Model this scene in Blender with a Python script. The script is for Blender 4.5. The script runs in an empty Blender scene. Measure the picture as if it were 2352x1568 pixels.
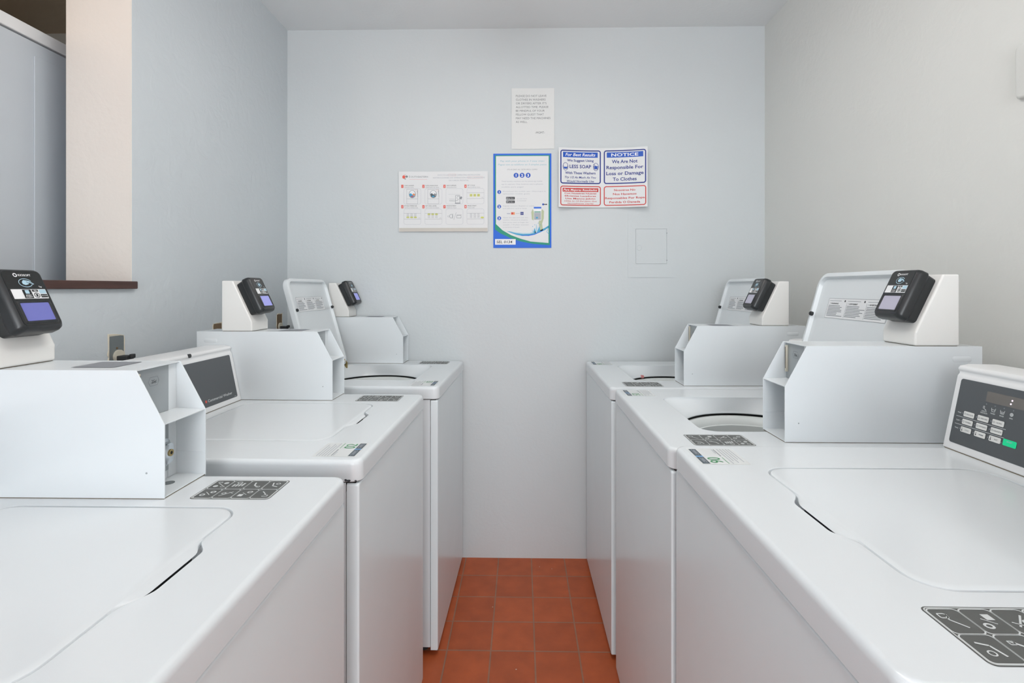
import bpy, bmesh, math, random
from mathutils import Vector, Matrix

C = bpy.context.scene.collection
PI = math.pi

# ------------------------------------------------------------------ camera
cam_d = bpy.data.cameras.new('camera'); cam = bpy.data.objects.new('camera', cam_d); C.objects.link(cam)
F_PX = 1180.0
cam_d.sensor_width = 36.0; cam_d.lens = F_PX / 2352 * 36.0
cam_d.shift_y = -(784 - 660) / 2352.0
cam_d.clip_start = 0.02
cam.location = (0, 0, 1.30)
cam.rotation_euler = (PI / 2, 0, math.atan(22 / 1180))
bpy.context.scene.camera = cam

# ------------------------------------------------------------------ world, lights, exposure
sc = bpy.context.scene
sc.view_settings.view_transform = 'Standard'; sc.view_settings.look = 'None'
sc.view_settings.gamma = 1; sc.view_settings.use_curve_mapping = False
sc.view_settings.exposure = 0.54
w = bpy.data.worlds.new('world'); sc.world = w; w.use_nodes = True
w.node_tree.nodes['Background'].inputs[0].default_value = (0.80, 0.88, 1.0, 1)
w.node_tree.nodes['Background'].inputs[1].default_value = 1.0

def area(name, loc, rot, sx, sy, power, col):
    l = bpy.data.lights.new(name, 'AREA'); l.shape = 'RECTANGLE'; l.size = sx; l.size_y = sy
    l.energy = power; l.color = col
    o = bpy.data.objects.new(name, l); C.objects.link(o); o.location = loc; o.rotation_euler = rot
    return o
# daylight through the open doorway behind the camera, and an unseen warm fill light added in the next room
area('doorway_daylight', (0.12, -3.32, 1.50), (PI / 2, 0, 0), 1.7, 1.7, 46, (0.93, 0.975, 1.0))
_l = bpy.data.lights.new('next_room_fill', 'POINT'); _l.energy = 11; _l.color = (1.0, 0.87, 0.74); _l.shadow_soft_size = 0.15
_o = bpy.data.objects.new('next_room_fill', _l); C.objects.link(_o); _o.location = (-1.72, -0.35, 2.15)

# ------------------------------------------------------------------ materials
def nodes(m):
    m.use_nodes = True
    return m.node_tree, m.node_tree.nodes['Principled BSDF']
MATS = {}
def mat(name, col, rough=0.5, metal=0.0, spec=0.5, emit=None, es=0.0, coat=0.0):
    if name in MATS: return MATS[name]
    m = bpy.data.materials.new(name); t, b = nodes(m)
    def lin(c): return tuple(((x / 12.92) if x <= 0.04045 else ((x + 0.055) / 1.055) ** 2.4) for x in c)
    b.inputs['Base Color'].default_value = (*lin([c / 255 for c in col]), 1)
    b.inputs['Roughness'].default_value = rough; b.inputs['Metallic'].default_value = metal
    b.inputs['Specular IOR Level'].default_value = spec
    if coat: b.inputs['Coat Weight'].default_value = coat; b.inputs['Coat Roughness'].default_value = 0.1
    if emit:
        b.inputs['Emission Color'].default_value = (*lin([c / 255 for c in emit]), 1); b.inputs['Emission Strength'].default_value = es
    m.diffuse_color = (*lin([c / 255 for c in col]), 1)
    MATS[name] = m; return m

def paint(name, col, rough=0.55, s1=70, k1=0.28, s2=9, k2=0.10, spec=0.4, mottle=0.02):
    m = mat(name, col, rough, spec=spec); t, b = nodes(m); n = t.nodes; L = t.links
    tc = n.new('ShaderNodeTexCoord')
    a = n.new('ShaderNodeTexNoise'); a.inputs['Scale'].default_value = s1; a.inputs['Detail'].default_value = 4
    c = n.new('ShaderNodeTexNoise'); c.inputs['Scale'].default_value = s2; c.inputs['Detail'].default_value = 5; c.inputs['Distortion'].default_value = 1.2
    L.new(tc.outputs['Object'], a.inputs['Vector']); L.new(tc.outputs['Object'], c.inputs['Vector'])
    b1 = n.new('ShaderNodeBump'); b1.inputs['Strength'].default_value = k1; b1.inputs['Distance'].default_value = 0.002
    b2 = n.new('ShaderNodeBump'); b2.inputs['Strength'].default_value = k2; b2.inputs['Distance'].default_value = 0.01
    L.new(a.outputs['Fac'], b1.inputs['Height']); L.new(c.outputs['Fac'], b2.inputs['Height'])
    L.new(b1.outputs['Normal'], b2.inputs['Normal']); L.new(b2.outputs['Normal'], b.inputs['Normal'])
    if mottle:
        base = b.inputs['Base Color'].default_value[:]
        mx = n.new('ShaderNodeMix'); mx.data_type = 'RGBA'
        mx.inputs['A'].default_value = tuple([v * (1 - mottle) for v in base[:3]] + [1]); mx.inputs['B'].default_value = tuple([min(1, v * (1 + mottle)) for v in base[:3]] + [1])
        e = n.new('ShaderNodeTexNoise'); e.inputs['Scale'].default_value = 2.5
        L.new(tc.outputs['Object'], e.inputs['Vector']); L.new(e.outputs['Fac'], mx.inputs['Factor']); L.new(mx.outputs['Result'], b.inputs['Base Color'])
    return m

wall_m = paint('wall_paint', (211, 216, 218))
wall_l = paint('wall_paint_peeled', (210, 216, 220), k2=0.30, s2=16)
wall_r = paint('wall_paint_warm_lit', (228, 228, 224), k2=0.18, s2=12)  # warm light on the right wall put into a lighter, warmer paint colour
ceil_m = paint('ceiling_paint', (240, 243, 244), k2=0.05)
cream_m = paint('jamb_cream_paint', (240, 232, 224), k2=0.15)
next_m = paint('next_room_dimmed_paint', (205, 192, 174), k2=0.3)  # next room's shade put into a darker, browner paint colour

def enamel():
    m = mat('white_enamel', (229, 234, 237), 0.22, spec=0.5); t, b = nodes(m); n = t.nodes; L = t.links
    tc = n.new('ShaderNodeTexCoord'); a = n.new('ShaderNodeTexNoise'); a.inputs['Scale'].default_value = 350; a.inputs['Detail'].default_value = 2
    bp = n.new('ShaderNodeBump'); bp.inputs['Strength'].default_value = 0.04; bp.inputs['Distance'].default_value = 0.0005
    L.new(tc.outputs['Object'], a.inputs['Vector']); L.new(a.outputs['Fac'], bp.inputs['Height']); L.new(bp.outputs['Normal'], b.inputs['Normal'])
    return m
WHITE = enamel()
def panel_enamel():
    m = mat('front_panel_enamel', (233, 241, 244), 0.2, spec=0.32); t, b = nodes(m); n = t.nodes; L = t.links
    tc = n.new('ShaderNodeTexCoord'); a = n.new('ShaderNodeTexNoise'); a.inputs['Scale'].default_value = 3; a.inputs['Detail'].default_value = 2
    bp = n.new('ShaderNodeBump'); bp.inputs['Strength'].default_value = 0.15; bp.inputs['Distance'].default_value = 0.01
    L.new(tc.outputs['Object'], a.inputs['Vector']); L.new(a.outputs['Fac'], bp.inputs['Height']); L.new(bp.outputs['Normal'], b.inputs['Normal'])
    return m
FRONT = panel_enamel()
WPLAST = mat('white_plastic', (236, 237, 238), 0.35)
TOWER = mat('tower_powder_coat', (236, 235, 232), 0.4)
DARKGAP = mat('dark_gap', (40, 42, 40), 0.8)
GASKET = mat('brown_gasket', (110, 96, 72), 0.8)
GREYPL = mat('coin_plate_grey', (168, 174, 177), 0.35, 0.3)
CHROME = mat('chrome', (205, 210, 214), 0.15, 0.9)
OVER = mat('overlay_dark_grey', (84, 88, 91), 0.35)
OVERWIN = mat('display_window_tint', (112, 108, 104), 0.2)
BLACK = mat('black_plastic', (37, 40, 42), 0.3)
BLACKG = mat('black_gloss', (40, 42, 42), 0.12)
RUBBER = mat('black_rubber', (52, 54, 56), 0.6)
INK = mat('ink_black', (60, 62, 66), 0.6)
INKG = mat('ink_grey', (140, 144, 150), 0.6)
INKLG = mat('ink_light_grey', (176, 181, 190), 0.6)
PRW = mat('print_white', (240, 241, 243), 0.5)
ICONW = mat('icon_white', (214, 218, 218), 0.5)
ICOND = mat('sticker_charcoal', (88, 90, 88), 0.4)
NAVY = mat('ink_navy', (26, 48, 136), 0.5)
BLUE = mat('ink_blue', (14, 84, 192), 0.5)
BLUE2 = mat('poster_blue', (0, 100, 218), 0.5)
CYAN = mat('poster_cyan', (60, 165, 210), 0.5)
LCYAN = mat('poster_light_cyan', (180, 212, 228), 0.5)
TEAL = mat('poster_green', (0, 148, 118), 0.5)
RED = mat('ink_red', (205, 60, 55), 0.5)
CORAL = mat('ink_coral', (228, 92, 74), 0.5)
PINK = mat('ink_pale_pink', (232, 190, 188), 0.5)
LIME = mat('ink_lime', (214, 218, 110), 0.5)
SAND = mat('ink_sand', (205, 200, 192), 0.5)
GREEN = mat('ink_green', (60, 150, 90), 0.5)
STRIP = mat('sticker_slate', (78, 92, 100), 0.5)
ORANGE = mat('ink_orange', (232, 150, 100), 0.5)
SKINP = mat('print_hand_tone', (190, 200, 165), 0.6)
PAPER = mat('paper_white', (232, 233, 234), 0.7)
PAPERN = mat('note_paper', (229, 230, 229), 0.75)
BTN = mat('button_white', (230, 231, 228), 0.4)
START = mat('start_green', (0, 205, 140), 0.4, emit=(0, 220, 150), es=0.15)
LEDP = mat('display_dots', (235, 215, 235), 0.4, emit=(240, 220, 240), es=1.0)
LCD = mat('lcd_lavender', (150, 152, 205), 0.25, emit=(120, 122, 200), es=0.35)
LCDB = mat('lcd_blue', (104, 108, 170), 0.25, emit=(100, 102, 180), es=0.22)
LCDG = mat('lcd_pale', (170, 168, 182), 0.25, emit=(150, 148, 170), es=0.2)
TUBW = mat('tub_ring_plastic', (226, 231, 230), 0.3)
BASKET = mat('basket_enamel', (120, 128, 112), 0.45)
BRASS = mat('brass', (170, 150, 100), 0.35, 0.7)
OUTGREY = mat('outlet_box_steel', (128, 134, 136), 0.5, 0.4)
OUTBEIGE = mat('torn_plaster', (222, 214, 196), 0.9)
RUST = mat('rusty_plaster_hole', (120, 100, 78), 0.9)

# wood of the ledge
def wood():
    m = mat('dark_wood', (74, 44, 38), 0.35); t, b = nodes(m); n = t.nodes; L = t.links
    tc = n.new('ShaderNodeTexCoord'); mp = n.new('ShaderNodeMapping'); mp.inputs['Scale'].default_value = (60, 4, 60)
    a = n.new('ShaderNodeTexNoise'); a.inputs['Scale'].default_value = 2; a.inputs['Detail'].default_value = 6
    r = n.new('ShaderNodeValToRGB'); r.color_ramp.elements[0].color = (0.035, 0.014, 0.011, 1); r.color_ramp.elements[1].color = (0.105, 0.045, 0.034, 1)
    L.new(tc.outputs['Object'], mp.inputs['Vector']); L.new(mp.outputs['Vector'], a.inputs['Vector']); L.new(a.outputs['Fac'], r.inputs['Fac']); L.new(r.outputs['Color'], b.inputs['Base Color'])
    return m
WOOD = wood()

def tiles():
    m = mat('quarry_tile', (160, 82, 54), 0.5); t, b = nodes(m); n = t.nodes; L = t.links
    tc = n.new('ShaderNodeTexCoord'); mp = n.new('ShaderNodeMapping')
    mp.inputs['Location'].default_value = (-0.047 + 0.157 * 20, -2.318 + 0.160 * 40, 0)
    L.new(tc.outputs['Object'], mp.inputs['Vector'])
    br = n.new('ShaderNodeTexBrick'); br.offset = 0; br.squash = 1
    br.inputs['Scale'].default_value = 1; br.inputs['Brick Width'].default_value = 0.157; br.inputs['Row Height'].default_value = 0.160
    br.inputs['Mortar Size'].default_value = 0.0035; br.inputs['Mortar Smooth'].default_value = 0.4; br.inputs['Bias'].default_value = 0
    br.inputs['Color1'].default_value = (0.52, 0.108, 0.030, 1); br.inputs['Color2'].default_value = (0.46, 0.094, 0.026, 1)
    br.inputs['Mortar'].default_value = (0.36, 0.165, 0.098, 1)
    L.new(mp.outputs['Vector'], br.inputs['Vector'])
    nz = n.new('ShaderNodeTexNoise'); nz.inputs['Scale'].default_value = 14; nz.inputs['Detail'].default_value = 6
    L.new(tc.outputs['Object'], nz.inputs['Vector'])
    mx = n.new('ShaderNodeMix'); mx.data_type = 'RGBA'; mx.blend_type = 'MULTIPLY'; mx.inputs['Factor'].default_value = 1
    rp = n.new('ShaderNodeValToRGB'); rp.color_ramp.elements[0].position = 0.3; rp.color_ramp.elements[0].color = (0.86, 0.86, 0.86, 1); rp.color_ramp.elements[1].position = 0.7; rp.color_ramp.elements[1].color = (1.08, 1.08, 1.08, 1)
    L.new(nz.outputs['Fac'], rp.inputs['Fac']); L.new(br.outputs['Color'], mx.inputs['A']); L.new(rp.outputs['Color'], mx.inputs['B'])
    # white paint flecks
    vo = n.new('ShaderNodeTexVoronoi'); vo.inputs['Scale'].default_value = 22; L.new(tc.outputs['Object'], vo.inputs['Vector'])
    lt = n.new('ShaderNodeMath'); lt.operation = 'LESS_THAN'; lt.inputs[1].default_value = 0.055; L.new(vo.outputs['Distance'], lt.inputs[0])
    nz2 = n.new('ShaderNodeTexNoise'); nz2.inputs['Scale'].default_value = 9; L.new(tc.outputs['Object'], nz2.inputs['Vector'])
    gt = n.new('ShaderNodeMath'); gt.operation = 'GREATER_THAN'; gt.inputs[1].default_value = 0.60; L.new(nz2.outputs['Fac'], gt.inputs[0])
    ml = n.new('ShaderNodeMath'); ml.operation = 'MULTIPLY'; L.new(lt.outputs[0], ml.inputs[0]); L.new(gt.outputs[0], ml.inputs[1])
    mx2 = n.new('ShaderNodeMix'); mx2.data_type = 'RGBA'; L.new(ml.outputs[0], mx2.inputs['Factor']); L.new(mx.outputs['Result'], mx2.inputs['A']); mx2.inputs['B'].default_value = (0.62, 0.50, 0.40, 1)
    L.new(mx2.outputs['Result'], b.inputs['Base Color'])
    bp = n.new('ShaderNodeBump'); bp.inputs['Strength'].default_value = 0.35; bp.inputs['Distance'].default_value = 0.002; bp.invert = True
    L.new(br.outputs['Fac'], bp.inputs['Height']); L.new(bp.outputs['Normal'], b.inputs['Normal'])
    return m
TILE = tiles()

# ------------------------------------------------------------------ mesh helpers
def link(name, me, mats, parent=None):
    o = bpy.data.objects.new(name, me); C.objects.link(o)
    for m in (mats if isinstance(mats, (list, tuple)) else [mats]): me.materials.append(m)
    if parent is not None: o.parent = parent
    return o
def build(name, bm, mats, parent=None, bevel=0.0, seg=3, angle=32, flat=False, recalc=True, wn_=False):
    if recalc: bmesh.ops.recalc_face_normals(bm, faces=bm.faces)
    if bevel > 0:
        ed = [e for e in bm.edges if len(e.link_faces) == 2 and e.calc_face_angle(0) > math.radians(25)]
        bmesh.ops.bevel(bm, geom=ed, offset=bevel, segments=seg, profile=0.6, affect='EDGES', clamp_overlap=True)
    me = bpy.data.meshes.new(name); bm.to_mesh(me); bm.free()
    if not flat:
        me.shade_smooth(); me.set_sharp_from_angle(angle=math.radians(angle))
    o = link(name, me, mats, parent)
    if not flat and (bevel > 0 or wn_):
        wn = o.modifiers.new('wn', 'WEIGHTED_NORMAL'); wn.keep_sharp = True
    return o
def B(): return bmesh.new()
def box(bm, x0, x1, y0, y1, z0, z1, mi=0):
    v = [bm.verts.new((x, y, z)) for x in (x0, x1) for y in (y0, y1) for z in (z0, z1)]
    for f in ((0, 1, 3, 2), (4, 6, 7, 5), (0, 4, 5, 1), (2, 3, 7, 6), (0, 2, 6, 4), (1, 5, 7, 3)):
        bm.faces.new([v[i] for i in f]).material_index = mi
    return v
def prism_x(bm, prof, x0, x1, mi=0):
    a = [bm.verts.new((x0, y, z)) for y, z in prof]; b = [bm.verts.new((x1, y, z)) for y, z in prof]
    n = len(prof)
    for i in range(n): bm.faces.new((a[i], a[(i + 1) % n], b[(i + 1) % n], b[i])).material_index = mi
    bm.faces.new(a[::-1]).material_index = mi; bm.faces.new(b).material_index = mi
def ring(bm, pts): return [bm.verts.new(p) for p in pts]
def bridge(bm, a, b, mi=0):
    n = len(a)
    for i in range(n): bm.faces.new((a[i], a[(i + 1) % n], b[(i + 1) % n], b[i])).material_index = mi
def cyl(bm, c, axis, r, h, n=24, r2=None, mi=0):
    c = Vector(c); ax = Vector(axis).normalized(); q = ax.to_track_quat('Z', 'Y')
    r2 = r if r2 is None else r2
    a = ring(bm, [c + q @ Vector((r * math.cos(2 * PI * i / n), r * math.sin(2 * PI * i / n), 0)) for i in range(n)])
    b = ring(bm, [c + q @ Vector((r2 * math.cos(2 * PI * i / n), r2 * math.sin(2 * PI * i / n), h)) for i in range(n)])
    bridge(bm, a, b, mi); bm.faces.new(a[::-1]).material_index = mi; bm.faces.new(b).material_index = mi
def rrect(x0, x1, y0, y1, r, n=6):
    out = []
    for cx, cy, a0 in ((x1 - r, y1 - r, 0), (x0 + r, y1 - r, 90), (x0 + r, y0 + r, 180), (x1 - r, y0 + r, 270)):
        for i in range(n + 1):
            a = math.radians(a0 + 90 * i / n); out.append((cx + r * math.cos(a), cy + r * math.sin(a)))
    return out
def resample(pts, c, N=240):
    """ray-cast a closed outline from c at N even angles"""
    out = []
    for k in range(N):
        a = 2 * PI * k / N; d = (math.cos(a), math.sin(a)); best = None
        for i in range(len(pts)):
            p = pts[i]; q = pts[(i + 1) % len(pts)]
            ex, ey = q[0] - p[0], q[1] - p[1]; den = d[0] * ey - d[1] * ex
            if abs(den) < 1e-12: continue
            t = ((p[0] - c[0]) * ey - (p[1] - c[1]) * ex) / den; s = ((p[0] - c[0]) * d[1] - (p[1] - c[1]) * d[0]) / den
            if t > 0 and -1e-6 <= s <= 1 + 1e-6 and (best is None or t < best): best = t
        out.append((c[0] + d[0] * best, c[1] + d[1] * best))
    return out
def thing(name, label, cat, loc=(0, 0, 0), rz=0, group=None):
    o = bpy.data.objects.new(name, None); C.objects.link(o); o.empty_display_size = 0.1
    o.location = loc; o.rotation_euler = (0, 0, rz); o['label'] = label; o['category'] = cat
    if group: o['group'] = group
    return o
def struct(o, label=None):
    o['kind'] = 'structure'
    if label: o['label'] = label
    return o

# ------------------------------------------------------------------ print (lettering and graphics on flat or bent sheets)
_tc = {}
def glyphs(s, bold=0.0, shear=0.0, res=2):
    k = (s, bold, shear, res)
    if k in _tc: return _tc[k]
    cu = bpy.data.curves.new('tmp', 'FONT'); cu.body = s; cu.size = 1; cu.offset = bold; cu.shear = shear; cu.resolution_u = res
    cu.fill_mode = 'FRONT' if hasattr(cu, 'fill_mode') else cu.fill_mode
    o = bpy.data.objects.new('tmp', cu); C.objects.link(o)
    dg = bpy.context.evaluated_depsgraph_get(); me = bpy.data.meshes.new_from_object(o.evaluated_get(dg))
    vs = [(v.co.x, v.co.y) for v in me.vertices]; fs = [tuple(p.vertices) for p in me.polygons]
    bpy.data.objects.remove(o); bpy.data.curves.remove(cu); bpy.data.meshes.remove(me)
    x0 = min((v[0] for v in vs), default=0); x1 = max((v[0] for v in vs), default=1)
    _tc[k] = ([(v[0] - x0, v[1]) for v in vs], fs, x1 - x0); return _tc[k]
CAP = 0.729
class Print:
    """flat graphics in (u, v); fn(u, v, d) -> local xyz"""
    def __init__(s, fn, eps=0.00025): s.bm = B(); s.fn = fn; s.mats = []; s.eps = eps
    def mi(s, m):
        if m not in s.mats: s.mats.append(m)
        return s.mats.index(m)
    def face(s, pts, m, lay=1):
        vs = [s.bm.verts.new(s.fn(u, v, s.eps * lay)) for u, v in pts]
        s.bm.faces.new(vs).material_index = s.mi(m)
    def grid(s, u0, u1, v0, v1, m, lay=1, n=1):
        for i in range(n):
            a = u0 + (u1 - u0) * i / n; b = u0 + (u1 - u0) * (i + 1) / n
            s.face([(a, v0), (b, v0), (b, v1), (a, v1)], m, lay)
    def rr(s, u0, u1, v0, v1, r, m, lay=1, n=5):
        p = rrect(u0, u1, v0, v1, r, n); s.face(p, m, lay)
    def frame(s, u0, u1, v0, v1, r, t, m, lay=1, sub=1, n=5):
        a = rrect(u0, u1, v0, v1, r, n); b = rrect(u0 + t, u1 - t, v0 + t, v1 - t, max(r - t, t * .3), n)
        N = len(a)
        for i in range(N):
            j = (i + 1) % N
            k = sub if math.dist(a[i], a[j]) > 4 * t else 1
            for q in range(k):
                l = lambda p, w, e: (p[0] + (w[0] - p[0]) * e, p[1] + (w[1] - p[1]) * e)
                s.face([l(a[i], a[j], q / k), l(a[i], a[j], (q + 1) / k), l(b[i], b[j], (q + 1) / k), l(b[i], b[j], q / k)], m, lay)
    def disc(s, u, v, ru, rv, m, lay=1, n=20): s.face([(u + ru * math.cos(2 * PI * i / n), v + rv * math.sin(2 * PI * i / n)) for i in range(n)], m, lay)
    def circ(s, u, v, ru, rv, t, m, lay=1, n=22, a0=0, a1=360):
        for i in range(n):
            a = math.radians(a0 + (a1 - a0) * i / n); b = math.radians(a0 + (a1 - a0) * (i + 1) / n)
            s.face([(u + ru * math.cos(a), v + rv * math.sin(a)), (u + ru * math.cos(b), v + rv * math.sin(b)), (u + (ru - t) * math.cos(b), v + (rv - t) * math.sin(b)), (u + (ru - t) * math.cos(a), v + (rv - t) * math.sin(a))], m, lay)
    def line(s, pts, t, m, lay=1):
        for p, q in zip(pts, pts[1:]):
            d = Vector((q[0] - p[0], q[1] - p[1]));
            if d.length < 1e-9: continue
            nn = Vector((-d.y, d.x)).normalized() * t / 2
            s.face([(p[0] - nn.x, p[1] - nn.y), (q[0] - nn.x, q[1] - nn.y), (q[0] + nn.x, q[1] + nn.y), (p[0] + nn.x, p[1] + nn.y)], m, lay)
    def text(s, t, u, v, h, m, width=None, align='C', bold=0.0, shear=0.0, lay=2, res=2):
        vs, fs, w0 = glyphs(t, bold, shear, res); k = h / CAP
        kx = k if width is None else width / w0
        W = w0 * kx; off = {'C': -W / 2, 'L': 0, 'R': -W}[align]
        bv = [s.bm.verts.new(s.fn(u + off + x * kx, v + y * k, s.eps * lay)) for x, y in vs]
        mi = s.mi(m)
        for f in fs:
            try: s.bm.faces.new([bv[i] for i in f]).material_index = mi
            except ValueError: pass
    def done(s, name, parent):
        return build(name, s.bm, s.mats, parent, flat=True, recalc=False)
def plane(o, U, V):
    o, U, V = Vector(o), Vector(U).normalized(), Vector(V).normalized(); N = U.cross(V)
    return lambda u, v, d: o + U * u + V * v + N * d

# ------------------------------------------------------------------ the room
XL, XR, YB, ZC = -1.135, 1.159, 2.47, 2.545
YF = -3.40
def slab(name, parts, m, bev=0):
    bm = B()
    for p in parts: box(bm, *p)
    return struct(build(name, bm, m, bevel=bev, seg=2))
struct(slab('floor', [(-2.5, 1.4, YF - .1, 2.60, -0.1, 0)], TILE), 'terracotta red square quarry tile floor')
# ceiling over both rooms; the next room's dimness is put into its ceiling colour
slab('ceiling', [(-1.30, 1.4, YF - .1, 2.60, ZC, ZC + .1)], ceil_m)
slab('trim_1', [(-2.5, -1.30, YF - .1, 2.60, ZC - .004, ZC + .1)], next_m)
bpy.data.objects['trim_1']['label'] = 'brownish ceiling of the next room, its dimness put into the colour'
slab('wall_back', [(-2.5, 1.4, YB, 2.60, 0, ZC)], wall_m)
slab('wall_right', [(XR, XR + .12, YF, YB, 0, ZC)], wall_r)
slab('wall_left', [(XL - .195, XL, YF, YB, 0, 1.302), (XL - .195, XL, 1.476, YB, 1.302, ZC), (XL - .195, XL, YF, 0.30, 1.302, ZC), (XL - .195, XL, 0.30, 1.476, 2.34, ZC)], wall_l)
slab('wall_front', [(-2.5, -0.75, YF - .1, YF, 0, ZC), (1.0, 1.4, YF - .1, YF, 0, ZC), (-0.75, 1.0, YF - .1, YF, 2.35, ZC)], wall_m)
slab('wall_far_left', [(-2.5, -2.40, YF, YB, 0, ZC)], next_m)
# plastered jamb of the opening (cream), a thin lining on the wall end
slab('trim_2', [(XL - .193, XL - .0005, 1.4735, 1.4765, 1.318, 2.3385)], cream_m)
bpy.data.objects['trim_2']['label'] = 'cream painted jamb lining the opening in the left wall'
bm = B(); box(bm, XL - .21, XL + .013, 0.28, 1.483, 1.296, 1.318)
struct(build('trim_3', bm, WOOD, bevel=.003), 'dark brown wooden ledge under the opening in the left wall')

# tall white cabinet in the next room
t = thing('storage_cabinet', 'tall white cabinet seen through the opening in the left wall', 'cabinet', (-1.75, 1.1, 0))
bm = B(); box(bm, -.35, .35, -1.0, 1.30, 0.0, 2.005)
CABP = mat('cabinet_blue_white', (200, 207, 214), 0.5)
build('body', bm, CABP, t, bevel=.004)
bm = B(); box(bm, -.352, .352, -1.0, 1.302, 2.010, 2.046); build('top_trim', bm, WPLAST, t, bevel=.004)
bm = B(); box(bm, .3495, .3535, 0.348, 1.285, 0.06, 1.965); build('side_panel', bm, CABP, t, bevel=.002)

# ------------------------------------------------------------------ washing machines
WW, DD, SK = 0.650, 0.715, 0.045
CEN = (0.0, 0.325)
LIDC = (-0.196, 0.187, 0.115, 0.512)
def sstep(a, b, x):
    t = max(0, min(1, (x - a) / (b - a))); return t * t * (3 - 2 * t)
def trough(x): return sstep(-.078, -.034, x) * (1 - sstep(.046, .082, x))
def lid_outline(ins, tr=False, r=.042):
    x0, x1, y0, y1 = LIDC
    p = resample(rrect(x0 + ins, x1 - ins, y0 + ins, y1 - ins, max(r - ins, .006), 14), CEN)
    if tr: p = [(x, y - (.0195 if tr is True else 0) * trough(x)) if y < .16 else (x, y) for x, y in p]
    return p

def make_worktop(root, zt, is_open):
    bm = B(); hw = WW / 2
    rings = []
    for z, ins in ((-SK, .030), (-SK, .004), (-SK + .003, .0), (-.011, .0), (-.0065, .0008), (-.003, .0025), (-.0008, .0055), (0, .009)):
        rings.append(ring(bm, [(x, y, zt + z) for x, y in rrect(-hw + ins, hw - ins, -.004 + ins, DD - ins, max(.022 - ins, .004), 6)]))
    for a, b in zip(rings, rings[1:]): bridge(bm, a, b)
    o0 = ring(bm, [(x, y, zt) for x, y in lid_outline(-.002, not is_open)])
    ea = [bm.edges.get((rings[-1][i], rings[-1][(i + 1) % len(rings[-1])])) for i in range(len(rings[-1]))]
    eb = []
    for i in range(len(o0)): eb.append(bm.edges.new((o0[i], o0[(i + 1) % len(o0)])))
    bmesh.ops.triangle_fill(bm, use_beauty=True, edges=ea + eb)
    N = len(o0)
    prev = o0
    base = lid_outline(0, not is_open); circ = [(CEN[0] + .192 * math.cos(2 * PI * k / N), CEN[1] + .192 * math.sin(2 * PI * k / N)) for k in range(N)]
    for w_, z in ((0, -.0008), (.008, -.004), (.06, -.008), (.25, -.018), (.6, -.032), (.9, -.040), (1.0, -.044)):
        cur = ring(bm, [(b[0] * (1 - w_) + c[0] * w_, b[1] * (1 - w_) + c[1] * w_, zt + min(z, (0 if is_open else -.060) * trough(b[0]) * (z < -.001 and b[1] < .16 and w_ > -.5) * (1 if w_ <= .3 else 0))) for b, c in zip(base, circ)])
        bridge(bm, prev, cur); prev = cur
    for r, z in ((.1905, -.0465), (.192, -.049)):
        cur = ring(bm, [(CEN[0] + r * math.cos(2 * PI * k / N), CEN[1] + r * math.sin(2 * PI * k / N), zt + z) for k in range(N)])
        bridge(bm, prev, cur); prev = cur
    return build('worktop', bm, [WHITE], root, angle=40, wn_=True)

def make_drum(root, zt):
    N = 64
    def rg(bm, r, z): return ring(bm, [(CEN[0] + r * math.cos(2 * PI * k / N), CEN[1] + r * math.sin(2 * PI * k / N), zt + z) for k in range(N)])
    bm = B(); a = rg(bm, .206, -.047); b = rg(bm, .204, -.075); c = rg(bm, .201, -.13); bridge(bm, a, b); bridge(bm, b, c)
    build('tub', bm, DARKGAP, root)
    bm = B(); rs = [rg(bm, r, z) for r, z in ((.197, -.12), (.197, -.060), (.194, -.0555), (.186, -.0550), (.178, -.059), (.170, -.072), (.168, -.077), (.165, -.079), (.164, -.10))]
    for p, q in zip(rs, rs[1:]): bridge(bm, p, q)
    tr = build('tub_ring', bm, TUBW, root)
    bm = B(); rs = [rg(bm, r, z) for r, z in ((.166, -.085), (.178, -.12), (.178, -.52), (.165, -.545))]
    for p, q in zip(rs, rs[1:]): bridge(bm, p, q)
    bm.faces.new(rs[-1][::-1])
    bk = build('basket', bm, BASKET, root)
    bm = B(); cyl(bm, (CEN[0], CEN[1], zt - .545), (0, 0, 1), .06, .14, 24, .035); cyl(bm, (CEN[0], CEN[1], zt - .41), (0, 0, 1), .035, .10, 24, .022)
    for k in range(4):
        a = k * PI / 2 + .4; dx, dy = math.cos(a), math.sin(a)
        vs = [bm.verts.new((CEN[0] + dx * r - dy * s, CEN[1] + dy * r + dx * s, z)) for r, z in ((.03, zt - .545), (.14, zt - .545), (.03, zt - .40)) for s in (-.006, .006)]
        for f in ((0, 2, 4), (1, 5, 3), (0, 1, 3, 2), (2, 3, 5, 4), (0, 4, 5, 1)): bm.faces.new([vs[i] for i in f])
    build('agitator', bm, TUBW, root)

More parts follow.
